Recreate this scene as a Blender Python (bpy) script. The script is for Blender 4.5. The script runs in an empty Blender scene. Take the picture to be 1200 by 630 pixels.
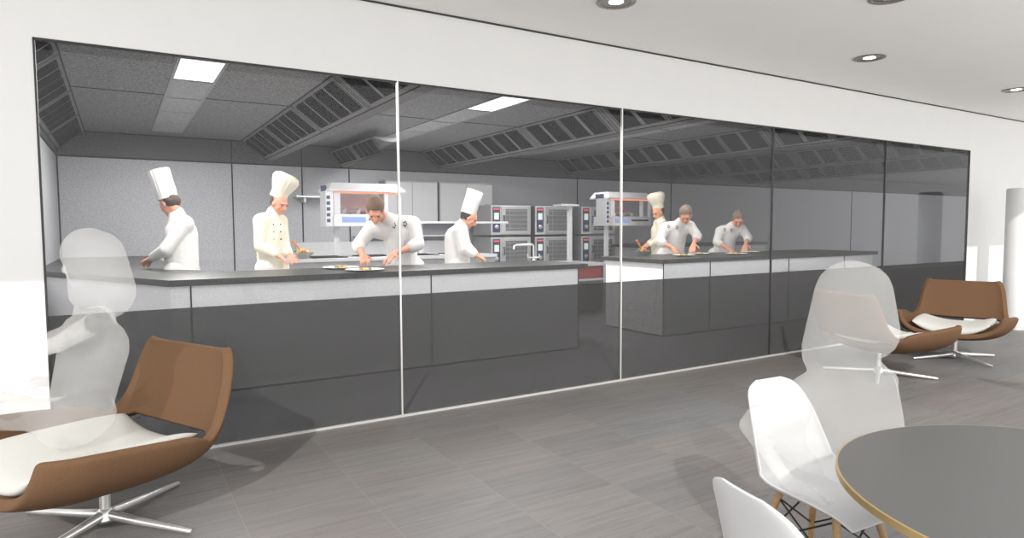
import bpy, bmesh, math, random
from mathutils import Vector, Matrix, noise
random.seed(7)
C = bpy.context.scene.collection
PI = math.pi
YAW = 0.5473

# ------------------------------------------------------------------ materials
def hexl(r, g, b):
    f = lambda c: (c/255/12.92) if c/255 <= .04045 else ((c/255+.055)/1.055)**2.4
    return (f(r), f(g), f(b), 1)

def mat(name, col, rough=.6, metal=0.0, speck=0.0, scale=200, bump=0.0, spec=.5):
    m = bpy.data.materials.new(name); m.use_nodes = True
    nt = m.node_tree; n = nt.nodes; b = n['Principled BSDF']
    b.inputs['Roughness'].default_value = rough
    b.inputs['Metallic'].default_value = metal
    b.inputs['Specular IOR Level'].default_value = spec
    tc = n.new('ShaderNodeTexCoord')
    no = n.new('ShaderNodeTexNoise'); no.inputs['Scale'].default_value = scale; no.inputs['Detail'].default_value = 3
    nt.links.new(tc.outputs['Object'], no.inputs['Vector'])
    mr = n.new('ShaderNodeMapRange'); mr.inputs[1].default_value = .3; mr.inputs[2].default_value = .7
    mr.inputs[3].default_value = 1-speck; mr.inputs[4].default_value = 1+speck
    nt.links.new(no.outputs['Fac'], mr.inputs[0])
    mx = n.new('ShaderNodeMix'); mx.data_type = 'RGBA'; mx.blend_type = 'MULTIPLY'; mx.inputs[0].default_value = 1
    mx.inputs[6].default_value = col
    nt.links.new(mr.outputs[0], mx.inputs[7]); nt.links.new(mx.outputs[2], b.inputs['Base Color'])
    if bump:
        bp = n.new('ShaderNodeBump'); bp.inputs['Strength'].default_value = bump; bp.inputs['Distance'].default_value = .002
        nt.links.new(no.outputs['Fac'], bp.inputs['Height']); nt.links.new(bp.outputs[0], b.inputs['Normal'])
    return m

def emit(name, col, s):
    m = bpy.data.materials.new(name); m.use_nodes = True
    b = m.node_tree.nodes['Principled BSDF']
    b.inputs['Base Color'].default_value = col
    b.inputs['Emission Color'].default_value = col; b.inputs['Emission Strength'].default_value = s
    return m

def ghost(name, alpha, col=(.95, .95, .94, 1)):
    m = bpy.data.materials.new(name); m.use_nodes = True
    nt = m.node_tree; n = nt.nodes; n.remove(n['Principled BSDF'])
    t = n.new('ShaderNodeBsdfTransparent'); d = n.new('ShaderNodeBsdfDiffuse'); d.inputs[0].default_value = col
    tl = n.new('ShaderNodeBsdfTranslucent'); tl.inputs[0].default_value = col
    a = n.new('ShaderNodeMixShader'); a.inputs[0].default_value = .5
    nt.links.new(d.outputs[0], a.inputs[1]); nt.links.new(tl.outputs[0], a.inputs[2])
    x = n.new('ShaderNodeMixShader'); x.inputs[0].default_value = alpha
    nt.links.new(t.outputs[0], x.inputs[1]); nt.links.new(a.outputs[0], x.inputs[2])
    nt.links.new(x.outputs[0], n['Material Output'].inputs[0])
    return m

def glass_mat(name, tint, ior, boost=1.0):
    m = bpy.data.materials.new(name); m.use_nodes = True
    nt = m.node_tree; n = nt.nodes; n.remove(n['Principled BSDF'])
    t = n.new('ShaderNodeBsdfTransparent'); t.inputs[0].default_value = tint
    g = n.new('ShaderNodeBsdfGlossy'); g.inputs['Roughness'].default_value = .0; g.inputs[0].default_value = (boost, boost, boost, 1)
    lw = n.new('ShaderNodeLayerWeight'); lw.inputs[0].default_value = .5
    pw = n.new('ShaderNodeMath'); pw.operation = 'POWER'; pw.inputs[1].default_value = 4
    f = n.new('ShaderNodeMath'); f.operation = 'MULTIPLY_ADD'; f.inputs[1].default_value = .16; f.inputs[2].default_value = ior
    nt.links.new(lw.outputs['Facing'], pw.inputs[0]); nt.links.new(pw.outputs[0], f.inputs[0])
    x = n.new('ShaderNodeMixShader')
    nt.links.new(f.outputs[0], x.inputs[0]); nt.links.new(t.outputs[0], x.inputs[1]); nt.links.new(g.outputs[0], x.inputs[2])
    nt.links.new(x.outputs[0], n['Material Output'].inputs[0])
    return m

def film_mat():
    m = bpy.data.materials.new('dark_film'); m.use_nodes = True
    nt = m.node_tree; n = nt.nodes; n.remove(n['Principled BSDF'])
    t = n.new('ShaderNodeBsdfTransparent'); t.inputs[0].default_value = (.75, .75, .75, 1)
    d = n.new('ShaderNodeBsdfDiffuse')
    tc = n.new('ShaderNodeTexCoord'); no = n.new('ShaderNodeTexNoise'); no.inputs['Scale'].default_value = 160; no.inputs['Detail'].default_value = 2
    nt.links.new(tc.outputs['Object'], no.inputs['Vector'])
    mr = n.new('ShaderNodeValToRGB'); e = mr.color_ramp.elements
    e[0].position = .3; e[0].color = (.040, .040, .042, 1); e[1].position = .72; e[1].color = (.094, .093, .092, 1)
    nt.links.new(no.outputs['Fac'], mr.inputs[0]); nt.links.new(mr.outputs[0], d.inputs[0])
    x = n.new('ShaderNodeMixShader'); x.inputs[0].default_value = .60
    nt.links.new(t.outputs[0], x.inputs[1]); nt.links.new(d.outputs[0], x.inputs[2])
    nt.links.new(x.outputs[0], n['Material Output'].inputs[0])
    return m

def floor_mat():
    m = bpy.data.materials.new('stone_tiles'); m.use_nodes = True
    nt = m.node_tree; n = nt.nodes; b = n['Principled BSDF']; L = nt.links.new
    tc = n.new('ShaderNodeTexCoord')
    mp = n.new('ShaderNodeMapping'); mp.inputs['Location'].default_value = (.143, .12, 0)
    L(tc.outputs['Object'], mp.inputs[0])
    br = n.new('ShaderNodeTexBrick'); br.offset = 0; br.inputs['Scale'].default_value = 1
    br.inputs['Brick Width'].default_value = .645; br.inputs['Row Height'].default_value = .46
    br.inputs['Mortar Size'].default_value = .0016; br.inputs['Mortar Smooth'].default_value = .3; br.inputs['Bias'].default_value = 0
    br.inputs['Color1'].default_value = (.0, .0, .0, 1); br.inputs['Color2'].default_value = (1, 1, 1, 1); br.inputs['Mortar'].default_value = (.5, .5, .5, 1)
    L(mp.outputs[0], br.inputs['Vector'])
    # tone of each slab
    r = n.new('ShaderNodeValToRGB'); e = r.color_ramp.elements
    e[0].position = 0; e[0].color = (.149,.139,.133,1); e[1].position = 1; e[1].color = (.171,.164,.158,1)
    k = e.new(.35); k.color = (.151,.150,.152,1); k = e.new(.65); k.color = (.168,.154,.146,1)
    L(br.outputs['Color'], r.inputs[0])
    # veins along x
    m2 = n.new('ShaderNodeMapping'); m2.inputs['Scale'].default_value = (1.6, 26, 1)
    L(tc.outputs['Object'], m2.inputs[0])
    # shift the veins from slab to slab
    ad = n.new('ShaderNodeVectorMath'); ad.operation = 'MULTIPLY_ADD'; ad.inputs[1].default_value = (7, 3, 9)
    L(br.outputs['Color'], ad.inputs[0]); L(m2.outputs[0], ad.inputs[2])
    n1 = n.new('ShaderNodeTexNoise'); n1.inputs['Scale'].default_value = 1.1; n1.inputs['Detail'].default_value = 8; n1.inputs['Roughness'].default_value = .68
    n1.inputs['Distortion'].default_value = .5
    L(ad.outputs[0], n1.inputs['Vector'])
    v = n.new('ShaderNodeValToRGB'); e = v.color_ramp.elements
    e[0].position = .30; e[0].color = (.55, .53, .52, 1); e[1].position = .70; e[1].color = (1.3, 1.3, 1.32, 1)
    k = e.new(.5); k.color = (1, .99, .98, 1)
    L(n1.outputs['Fac'], v.inputs[0])
    mx = n.new('ShaderNodeMix'); mx.data_type = 'RGBA'; mx.blend_type = 'MULTIPLY'; mx.inputs[0].default_value = .5
    L(r.outputs[0], mx.inputs[6]); L(v.outputs[0], mx.inputs[7])
    # dark pits
    n2 = n.new('ShaderNodeTexNoise'); n2.inputs['Scale'].default_value = 14; n2.inputs['Detail'].default_value = 6; n2.inputs['Roughness'].default_value = .75
    m3 = n.new('ShaderNodeMapping'); m3.inputs['Scale'].default_value = (.5, 2.4, 1); L(tc.outputs['Object'], m3.inputs[0]); L(m3.outputs[0], n2.inputs['Vector'])
    pr = n.new('ShaderNodeValToRGB'); e = pr.color_ramp.elements
    e[0].position = .63; e[0].color = (1, 1, 1, 1); e[1].position = .74; e[1].color = (.55, .47, .42, 1)
    L(n2.outputs['Fac'], pr.inputs[0])
    m4 = n.new('ShaderNodeMix'); m4.data_type = 'RGBA'; m4.blend_type = 'MULTIPLY'; m4.inputs[0].default_value = 1
    L(mx.outputs[2], m4.inputs[6]); L(pr.outputs[0], m4.inputs[7])
    n5 = n.new('ShaderNodeTexNoise'); n5.inputs['Scale'].default_value = 260; n5.inputs['Detail'].default_value = 2
    L(tc.outputs['Object'], n5.inputs['Vector'])
    mr = n.new('ShaderNodeMapRange'); mr.inputs[1].default_value = .3; mr.inputs[2].default_value = .7; mr.inputs[3].default_value = .7; mr.inputs[4].default_value = 1.3
    L(n5.outputs['Fac'], mr.inputs[0])
    m6 = n.new('ShaderNodeMix'); m6.data_type = 'RGBA'; m6.blend_type = 'MULTIPLY'; m6.inputs[0].default_value = 1
    L(m4.outputs[2], m6.inputs[6]); L(mr.outputs[0], m6.inputs[7])
    # joints
    m5 = n.new('ShaderNodeMix'); m5.data_type = 'RGBA'; m5.inputs[7].default_value = (.215,.21,.205,1)
    L(br.outputs['Fac'], m5.inputs[0]); L(m6.outputs[2], m5.inputs[6])
    L(m5.outputs[2], b.inputs['Base Color'])
    b.inputs['Roughness'].default_value = .5; b.inputs['Specular IOR Level'].default_value = .3
    bp = n.new('ShaderNodeBump'); bp.inputs['Strength'].default_value = .12; bp.inputs['Distance'].default_value = .003
    L(n1.outputs['Fac'], bp.inputs['Height']); L(bp.outputs[0], b.inputs['Normal'])
    return m

M = dict(
    wall=mat('white_wall_paint', (.722, .720, .715, 1), .8, speck=.01, scale=4),
    ceil=mat('ceiling_plaster', (.86, .855, .845, 1), .85, speck=.01, scale=2),
    pale=mat('pale_bounce_ground', (.88, .87, .86, 1), .8, speck=.04, scale=3),
    gap=mat('shadow_gap', (.04, .04, .04, 1), .8),
    line=mat('black_joint', (.012, .012, .012, 1), .8),
    dark_hw=mat('black_mullion', (.02, .02, .02, 1), .5),
    alu=mat('aluminium', (.75, .74, .72, 1), .35, .6),
    chrome=mat('brushed_chrome', (.80, .80, .79, 1), .28, .75),
    fabric=mat('tan_wool_fabric', hexl(101, 76, 56), .9, speck=.16, scale=260, bump=.25, spec=.15),
    cushion=mat('off_white_fabric', (.50, .495, .465, 1), .85, speck=.03, scale=120, bump=.1, spec=.2),
    shell=mat('white_shell_plastic', (.50, .50, .505, 1), .38),
    wood=mat('oak_leg', (.36, .22, .10, 1), .5, speck=.2, scale=30),
    wire=mat('black_wire', (.02, .02, .02, 1), .4, .5),
    ttop=mat('grey_linoleum', (.072, .071, .069, 1), .45, speck=.10, scale=300, spec=.5),
    brass=mat('brass_edge', (.52, .37, .17, 1), .35, .8),
    kwall=mat('kitchen_steel_cladding', (.37, .375, .395, 1), .55, .0, speck=.22, scale=45),
    kband=mat('dark_upper_band', (.060, .060, .062, 1), .6, speck=.75, scale=42),
    kceil=mat('dark_ceiling_panel', (.175, .173, .175, 1), .55, speck=.75, scale=42),
    hood=mat('hood_metal', (.125, .123, .125, 1), .55, speck=.55, scale=60),
    filt=mat('hood_filter', (.012, .012, .013, 1), .8, speck=.4, scale=90, spec=.1),
    kfloor=mat('kitchen_floor', (.40, .40, .405, 1), .6, speck=.2, scale=150),
    front=mat('pale_counter_front', (.92, .92, .915, 1), .6, speck=.22, scale=180),
    btop=mat('black_worktop', (.028, .030, .027, 1), .4, speck=.1, scale=60),
    steel=mat('stainless_steel', (.62, .62, .63, 1), .32, .55, speck=.06, scale=60),
    steel_d=mat('dull_steel', (.33, .33, .34, 1), .45, .4, speck=.1, scale=90),
    white_st=mat('white_enamel', (.55, .55, .56, 1), .4),
    panel=mat('dark_blue_panel', (.05, .06, .12, 1), .4),
    red=mat('red_panel', (.27, .045, .045, 1), .5),
    ovglass=mat('oven_glass', (.17, .17, .175, 1), .15, spec=.6),
    skin=mat('skin', hexl(214, 150, 122), .6, speck=.05, scale=30),
    jacket=mat('white_cotton', (.72, .70, .68, 1), .9, speck=.03, scale=40, spec=.1),
    cream=mat('cream_cotton', (.74, .69, .56, 1), .9, speck=.03, scale=40, spec=.1),
    hatm=mat('toque_cotton', (.74, .725, .70, 1), .9, spec=.1),
    hairb=mat('brown_hair', hexl(112, 84, 66), .8, speck=.5, scale=90, bump=.6),
    hairg=mat('grey_hair', hexl(128, 112, 100), .8, speck=.5, scale=90, bump=.6),
    haird=mat('dark_hair', hexl(60, 48, 44), .8, speck=.3, scale=90),
    trous=mat('white_apron_cloth', (.66, .65, .63, 1), .9),
    eye=mat('eye_dark', (.03, .02, .02, 1), .3),
    shoe=mat('black_shoe', (.02, .02, .02, 1), .4),
    plate=mat('white_china', (.86, .84, .78, 1), .25),
    green=mat('green_leaf', hexl(96, 128, 50), .6, speck=.3, scale=60),
    orange=mat('orange_vegetable', hexl(222, 120, 50), .5, speck=.2, scale=60),
    yellow=mat('yellow_food', hexl(216, 186, 96), .6, speck=.3, scale=60),
    dl_in=mat('downlight_reflector', (.26, .24, .22, 1), .35, .4, speck=.6, scale=120),
    pink=mat('warm_lit_interior', hexl(196, 160, 155), .4),
)
M['floor'] = floor_mat()
M['glass'] = glass_mat('clear_glass', (.98, .983, .99, 1), .014)
M['film'] = film_mat()
M['ghost'] = ghost('translucent_white', .23, (.80, .80, .79, 1))
M['ghost_soft'] = ghost('translucent_white_faint', .24, (.80, .80, .79, 1))
M['lamp'] = emit('warm_lamp', (1, .93, .82, 1), 12)
M['panel_light'] = emit('light_diffuser_lit', (1, .98, .96, 1), 1.1)
M['heat'] = emit('heating_element', (1, .22, .10, 1), 1.6)
M['screen'] = emit('blue_display', hexl(120, 140, 190), .35)
M['scr_pale'] = emit('pale_display', hexl(215, 225, 215), .35)
M['redled'] = emit('red_display', (.8, .12, .12, 1), .3)

# ------------------------------------------------------------------ mesh helpers
def box(bm, x0, x1, y0, y1, z0, z1, mi=0):
    r = bmesh.ops.create_cube(bm, size=1)
    for v in r['verts']:
        v.co = Vector(((v.co.x+.5)*(x1-x0)+x0, (v.co.y+.5)*(y1-y0)+y0, (v.co.z+.5)*(z1-z0)+z0))
    for f in set(f for v in r['verts'] for f in v.link_faces): f.material_index = mi
    return r['verts']

def prism(bm, pts, z0, z1, mi=0):
    a = [bm.verts.new((p[0], p[1], z0)) for p in pts]; b = [bm.verts.new((p[0], p[1], z1)) for p in pts]
    n = len(pts); fs = [bm.faces.new(a[::-1]), bm.faces.new(b)]
    for i in range(n): fs.append(bm.faces.new((a[i], a[(i+1) % n], b[(i+1) % n], b[i])))
    for f in fs: f.material_index = mi

def prism_y(bm, pts, y0, y1):      # pts are (x, z)
    a = [bm.verts.new((p[0], y0, p[1])) for p in pts]; b = [bm.verts.new((p[0], y1, p[1])) for p in pts]
    n = len(pts); bm.faces.new(a); bm.faces.new(b[::-1])
    for i in range(n): bm.faces.new((a[i], b[i], b[(i+1) % n], a[(i+1) % n]))

def frame_of(d):
    d = d.normalized(); h = Vector((0, 0, 1)) if abs(d.z) < .9 else Vector((1, 0, 0))
    a = d.cross(h).normalized(); return a, d.cross(a).normalized(), d

def tube(bm, pts, rad, seg=10, cap=True, flat=1.0):
    pts = [Vector(p) for p in pts]
    if not isinstance(rad, (list, tuple)): rad = [rad]*len(pts)
    rings = []; a = None
    for i, p in enumerate(pts):
        d = (pts[min(i+1, len(pts)-1)]-pts[max(i-1, 0)])
        if a is None: a, b, _ = frame_of(d)
        else:
            d.normalize(); a = (a-d*a.dot(d)).normalized(); b = d.cross(a)
        rings.append([bm.verts.new(p+(a*math.cos(t)+b*math.sin(t)*flat)*rad[i]) for t in [2*PI*k/seg for k in range(seg)]])
    for r, s in zip(rings, rings[1:]):
        for k in range(seg): bm.faces.new((r[k], r[(k+1) % seg], s[(k+1) % seg], s[k]))
    if cap: bm.faces.new(rings[0][::-1]); bm.faces.new(rings[-1])

def lathe(bm, prof, center=(0, 0, 0), seg=32, cap=True, mat_=None, ripple=0, nr=0):
    rings = []; c = Vector(center)
    for (r, z) in prof:
        ring = []
        for k in range(seg):
            t = 2*PI*k/seg; rr = r*(1+ripple*math.cos(nr*t)) if r > 1e-4 else 1e-4
            v = Vector((rr*math.cos(t), rr*math.sin(t), z))
            ring.append(bm.verts.new((mat_ @ v if mat_ else v)+c))
        rings.append(ring)
    for r, s in zip(rings, rings[1:]):
        for k in range(seg): bm.faces.new((r[k], r[(k+1) % seg], s[(k+1) % seg], s[k]))
    if cap: bm.faces.new(rings[0][::-1]); bm.faces.new(rings[-1])

def ball(bm, c, r, rot=None, u=14, v=10):
    if not isinstance(r, (list, tuple)): r = (r, r, r)
    res = bmesh.ops.create_uvsphere(bm, u_segments=u, v_segments=v, radius=1)
    for q in res['verts']:
        p = Vector((q.co.x*r[0], q.co.y*r[1], q.co.z*r[2]))
        q.co = (rot @ p if rot else p)+Vector(c)

def limb(bm, p, q, r1, r2, seg=16):
    p, q = Vector(p), Vector(q); a, b, d = frame_of(q-p); L = (q-p).length
    prof = []
    for k in range(5): t = -PI/2+PI/2*k/4; prof.append((r1*math.cos(t), r1*math.sin(t)))
    for k in range(5): t = PI/2*k/4; prof.append((r2*math.cos(t), L+r2*math.sin(t)))
    m = Matrix((a, b, d)).transposed()
    lathe(bm, [(max(r, 1e-4), z) for r, z in prof], p, seg, True, m)

def put(name, bm, material, parent=None, smooth=False, bevel=0, angle=40):
    bmesh.ops.recalc_face_normals(bm, faces=bm.faces)
    me = bpy.data.meshes.new(name); bm.to_mesh(me); bm.free()
    ms = material if isinstance(material, (list, tuple)) else [material]
    for m in ms: me.materials.append(m)
    o = bpy.data.objects.new(name, me); C.objects.link(o)
    if parent: o.parent = parent
    if smooth:
        for p in me.polygons: p.use_smooth = True
        if angle < 180: me.set_sharp_from_angle(angle=math.radians(angle))
    if bevel:
        md = o.modifiers.new('bevel', 'BEVEL'); md.width = bevel; md.segments = 2; md.limit_method = 'ANGLE'
    return o

def B(name, x0, x1, y0, y1, z0, z1, m, parent=None, bevel=0):
    bm = bmesh.new(); box(bm, x0, x1, y0, y1, z0, z1); return put(name, bm, m, parent, bevel=bevel)

def bake(o):
    dg = bpy.context.evaluated_depsgraph_get(); dg.update()
    me = bpy.data.meshes.new_from_object(o.evaluated_get(dg)); old = o.data
    o.modifiers.clear(); o.data = me; bpy.data.meshes.remove(old)
    for p in me.polygons: p.use_smooth = True

def remesh(name, bm, m, parent, vox, smooth=4):
    o = put(name, bm, m, parent)
    r = o.modifiers.new('r', 'REMESH'); r.mode = 'VOXEL'; r.voxel_size = vox; r.use_smooth_shade = True
    s = o.modifiers.new('s', 'SMOOTH'); s.iterations = smooth; s.factor = .5
    bake(o); return o

def thing(name, label, cat, loc=(0, 0, 0), rz=0, group=None):
    o = bpy.data.objects.new(name, None); C.objects.link(o); o.empty_display_size = .1
    o.location = loc; o.rotation_euler = (0, 0, rz); o['label'] = label; o['category'] = cat
    if group: o['group'] = group
    return o
def tag(o, label, cat, group=None):
    o['label'] = label; o['category'] = cat
    if group: o['group'] = group
    return o
def struct(o): o['kind'] = 'structure'; return o
def dup(root, loc, rz, label, group=None):
    r = root.copy(); C.objects.link(r); r.location = loc; r.rotation_euler = (0, 0, rz); r['label'] = label
    if group: r['group'] = group
    for ch in list(root.children):
        c = ch.copy(); C.objects.link(c); c.parent = r
        for g in ch.children:
            d = g.copy(); C.objects.link(d); d.parent = c
    return r

# ------------------------------------------------------------------ the room
X0, X1, WT, CH = -.385, 11.06, 2.643, 3.218
bm = bmesh.new()
box(bm, -4, X0, 0, .02, 0, CH); box(bm, X1, 18, 0, .02, 0, CH); box(bm, X0, X1, 0, .02, WT, CH)
bmesh.ops.remove_doubles(bm, verts=bm.verts, dist=1e-5)
struct(put('wall_front', bm, M['wall']))
struct(B('floor', -4, 18, -4.6, 0, -.1, 0, M['floor']))
struct(B('floor_bounce', -20, 40, -30, -4.6, -.1, 0, M['pale']))  # unseen pale ground, added to bounce sunlight up to the ceiling
struct(B('ceiling', -4, 18, -2.85, 0, CH, CH+.25, M['ceil']))
struct(B('trim_1', -4, 18, -.012, -.001, CH-.013, CH-.001, M['gap']))
struct(B('trim_2', X0, X1, -.022, -.006, .0, .018, M['alu']))
mull = [1.904, 4.183, 6.444, 8.767]
edges = [X0]+mull+[X1]
for i in range(5):
    g = struct(B('window_%d' % (i+1), edges[i]+.004, edges[i+1]-.004, .004, .012, 0, WT, M['glass']))
    B('tinted_film', edges[i]+.004, edges[i+1]-.004, .0005, .0025, .012, .977, M['film'], g)
for i, x in enumerate(mull):
    if i < 2:
        struct(B('trim_%d' % (i+3), x-.008, x+.004, -.010, .014, .0, WT, M['alu']))
    else:
        struct(B('trim_%d' % (i+3), x-.008, x+.008, -.006, .014, .0, WT, M['dark_hw']))
# thin dark edge profile round the opening
bm = bmesh.new()
box(bm, X0-.001, X0+.010, -.003, .03, 0, WT); box(bm, X1-.010, X1+.001, -.003, .03, 0, WT); box(bm, X0, X1, -.003, .03, WT-.010, WT+.001)
struct(put('trim_7', bm, M['dark_hw']))

# downlights
def downlight(x, y, label):
    t = thing('downlight', label, 'ceiling light', (x, y, CH), 0, 'round recessed downlights')
    bm = bmesh.new(); lathe(bm, [(.118, -.001), (.150, -.001), (.152, -.006), (.146, -.012), (.122, -.012), (.116, -.006), (.118, -.001)], seg=40, cap=False)
    put('trim_ring', bm, M['dl_in'], t, True)
    bm = bmesh.new(); lathe(bm, [(.117, -.004), (.09, -.003), (.055, -.0025)], seg=40, cap=False); put('reflector', bm, M['dl_in'], t, True)
    bm = bmesh.new(); lathe(bm, [(.056, -.003), (.03, -.005), (.001, -.006)], seg=24, cap=False); put('lamp', bm, M['lamp'], t, True)
    return t
downlight(3.311, -.929, 'large round recessed downlight cut by the top edge, above the kitchen window')
downlight(6.61, -.989, 'round recessed downlight in mid ceiling, fully in view')
downlight(9.75, -1.06, 'round recessed downlight at the right edge of the ceiling')
downlight(5.008, -2.06, 'round recessed downlight barely showing at the top edge, farthest from the window wall')

# column totem on the right
t = thing('column', 'short white round column standing in front of the white wall on the right', 'column', (11.22, -.60, 0))
bm = bmesh.new(); lathe(bm, [(.165, .05), (.165, 2.02), (.160, 2.045), (.14, 2.05)], seg=48); put('shaft', bm, M['wall'], t, True)
bm = bmesh.new(); lathe(bm, [(.172, 0), (.172, .048), (.168, .052)], seg=48); put('base_ring', bm, M['alu'], t, True)

# ------------------------------------------------------------------ kitchen shell
KZ, BZ, KB = 3.1, 2.69, 7.82
struct(B('wall_back', -.9, 34, KB, KB+.1, 0, BZ, M['kwall']))
o = struct(B('trim_8', -.9, 34, KB-.012, KB+.1, BZ, KZ, M['kband']))  # darker tone along the top of the kitchen walls
struct(B('wall_left', -.88, -.78, .03, KB, 0, KZ, M['kwall']))
struct(B('trim_9', -.78, -.77, .03, KB-.012, BZ, KZ, M['kband']))
struct(B('wall_right', 34, 34.1, .03, KB, 0, KZ, M['kwall']))
struct(B('floor_kitchen', -.88, 34, .03, KB, -.1, -.004, M['kfloor']))
struct(B('ceiling_kitchen', -.88, 34, .03, KB+.1, KZ, KZ+.1, M['kceil']))
bm = bmesh.new()
for x in (1.81, 3.04, 3.95, 9.56, 12.69, 16.9, 21): box(bm, x-.010, x+.010, KB-.014, KB+.01, 0, KZ)
box(bm, -.78, 34, KB-.016, KB+.01, BZ-.012, BZ+.012); box(bm, -.78, 34, KB-.02, KB-.001, KZ-.018, KZ)
box(bm, -.782, -.766, .05, KB, BZ-.01, BZ+.01); box(bm, -.78, -.76, KB-.02, KB, 0, KZ)
box(bm, -.78, 34, 3.97, 3.985, KZ-.006, KZ+.01)
struct(put('trim_10', bm, M['line']))
bm = bmesh.new()     # diagonal floor joints
def fl(a, b, w=.007):
    a, b = Vector(a), Vector(b); d = (b-a).normalized(); n = Vector((-d.y, d.x))*w
    prism(bm, [a-n, b-n, b+n, a+n], -.004, .002)
fl((1.91, .03), (2.9, 1.63)); fl((4.2, .03), (6.41, 3.61)); fl((-.38, .3), (.39, 1.6))
struct(put('trim_11', bm, M['line']))

# extraction hoods
def hood(x, y0, y1, label, flip=1, zt=KZ, zb=2.78, w=.42, mods=4):
    t = thing('extraction_hood', label, 'extractor hood', (x, 0, 0), 0, 'dark extraction hoods along the kitchen ceiling')
    bm = bmesh.new()
    prism_y(bm, [(0, zt), (flip*w, zb), (flip*(w+.12), zb-.02), (flip*(w+.2), zb+.05), (flip*(w+.22), zt)], y0, y1)
    if zt < KZ:      # the short hood tapers to its front end and hangs from two rods
        for v in bm.verts:
            if v.co.y < y0+.01: v.co.z = zt-(zt-v.co.z)*.25
        for yy in (y0+.5, y1-.5): tube(bm, [(w, yy, zt-.02), (w, yy, KZ)], .012, 8)
    put('housing', bm, M['hood'], t)
    n = Vector((-(zt-zb)*1.0, 0, -w)).normalized()    # outward, facing down-left before flip
    d = Vector((w, 0, zb-zt)).normalized(); L = math.hypot(w, zt-zb)
    def quad(bm, u0, u1, ya, yb, th):
        P = lambda u, y, h: Vector((flip*(d.x*u*L+n.x*h), y, zt+d.z*u*L+n.z*h))
        vs = [bm.verts.new(P(u, y, h)) for h in (.0005, th) for (u, y) in ((u0, ya), (u1, ya), (u1, yb), (u0, yb))]
        for f in ((0, 1, 2, 3), (4, 5, 6, 7), (0, 1, 5, 4), (1, 2, 6, 5), (2, 3, 7, 6), (3, 0, 4, 7)): bm.faces.new([vs[k] for k in f])
    # seams
    bm = bmesh.new(); k = (y1-y0)/mods
    for i in range(mods+1):
        for off in (-.03, .03): quad(bm, .02, .98, y0+i*k+off-.004, y0+i*k+off+.004, .004)
    quad(bm, .0, .03, y0, y1, .004); quad(bm, .97, 1.0, y0, y1, .004)
    put('seam', bm, M['line'], t)
    for i in range(mods):
        a, b = y0+i*k+.12, y0+(i+1)*k-.12
        m4 = (b-a)/4
        for j in range(2):
            c = (a+b)/2+(j-.5)*(b-a)/2*1.04; h = (b-a)/4*.96
            for q in (-1, 1):
                ya = c+q*h*.52-h*.42; yb = c+q*h*.52+h*.42
                bm = bmesh.new(); quad(bm, .10, .88, ya, yb, .003)
                ns = 14
                for s in range(ns):
                    yy = ya+(yb-ya)*(s+.5)/ns; quad(bm, .15, .85, yy-.003, yy+.003, .010)
                f = put('filter', bm, M['filt'], t)
            bm = bmesh.new(); ya = c-h*1.02; yb = c+h*1.02
            quad(bm, .115, .125, ya, yb, .005); quad(bm, .875, .885, ya, yb, .005); quad(bm, .115, .885, ya-.006, ya+.002, .005); quad(bm, .115, .885, yb-.002, yb+.006, .005)
            put('filter_frame', bm, M['line'], t)
    return t
hood(-.38, .6, 7.78, 'dark extraction hood against the left kitchen wall, at the top left corner of the window', flip=-1, w=.38)
hood(1.97, .06, 7.78, 'long dark extraction hood crossing above the chef with the cream jacket')
hood(5.46, .06, 7.78, 'dark extraction hood above the wall cabinets, between second and third window joint')
hood(8.83, .06, 7.78, 'dark extraction hood above the right-hand heated display')
hood(12.25, .06, 7.78, 'dark extraction hood above the right worktop, nearest but one to the right window end')
hood(15.3, .06, 7.78, 'low dark extraction hood farthest to the right in the kitchen')
hood(3.55, 5.3, 7.78, 'small short extraction hood above the left heated display', zt=2.98, zb=2.72, w=.22, mods=2)

# ceiling light strips
def strip(x, label, lit):
    t = thing('ceiling_light', label, 'ceiling light', (x, 0, 0), 0, 'kitchen ceiling light strips')
    bm = bmesh.new()
    box(bm, -.03, 0, .9, 7.2, KZ-.012, KZ); box(bm, .38, .41, .9, 7.2, KZ-.012, KZ)
    for y in (.9, 1.98, 3.02, 4.1, 5.15, 6.2, 7.17): box(bm, 0, .38, y, y+.03, KZ-.012, KZ)
    put('frame', bm, M['steel_d'], t)
    for j, y in enumerate((.93, 2.01, 3.05, 4.13, 5.18, 6.23)):
        B('diffuser', 0, .38, y, y+.94 if j in (1,) else y+1.0, KZ-.010, KZ-.004, M['panel_light'] if j in lit else M['white_dim'], t)
M['white_dim'] = mat('unlit_diffuser', (.34, .34, .35, 1), .5, speck=.5, scale=60)
strip(.57, 'bright ceiling light strip above the chef at the left of the kitchen', (1,))
strip(4.05, 'ceiling light strip between the long hood and the cabinets hood', (1,))
strip(7.4, 'ceiling light strip right of the cabinets hood', ())
strip(10.9, 'ceiling light strip over the right-hand worktop', ())

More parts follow.
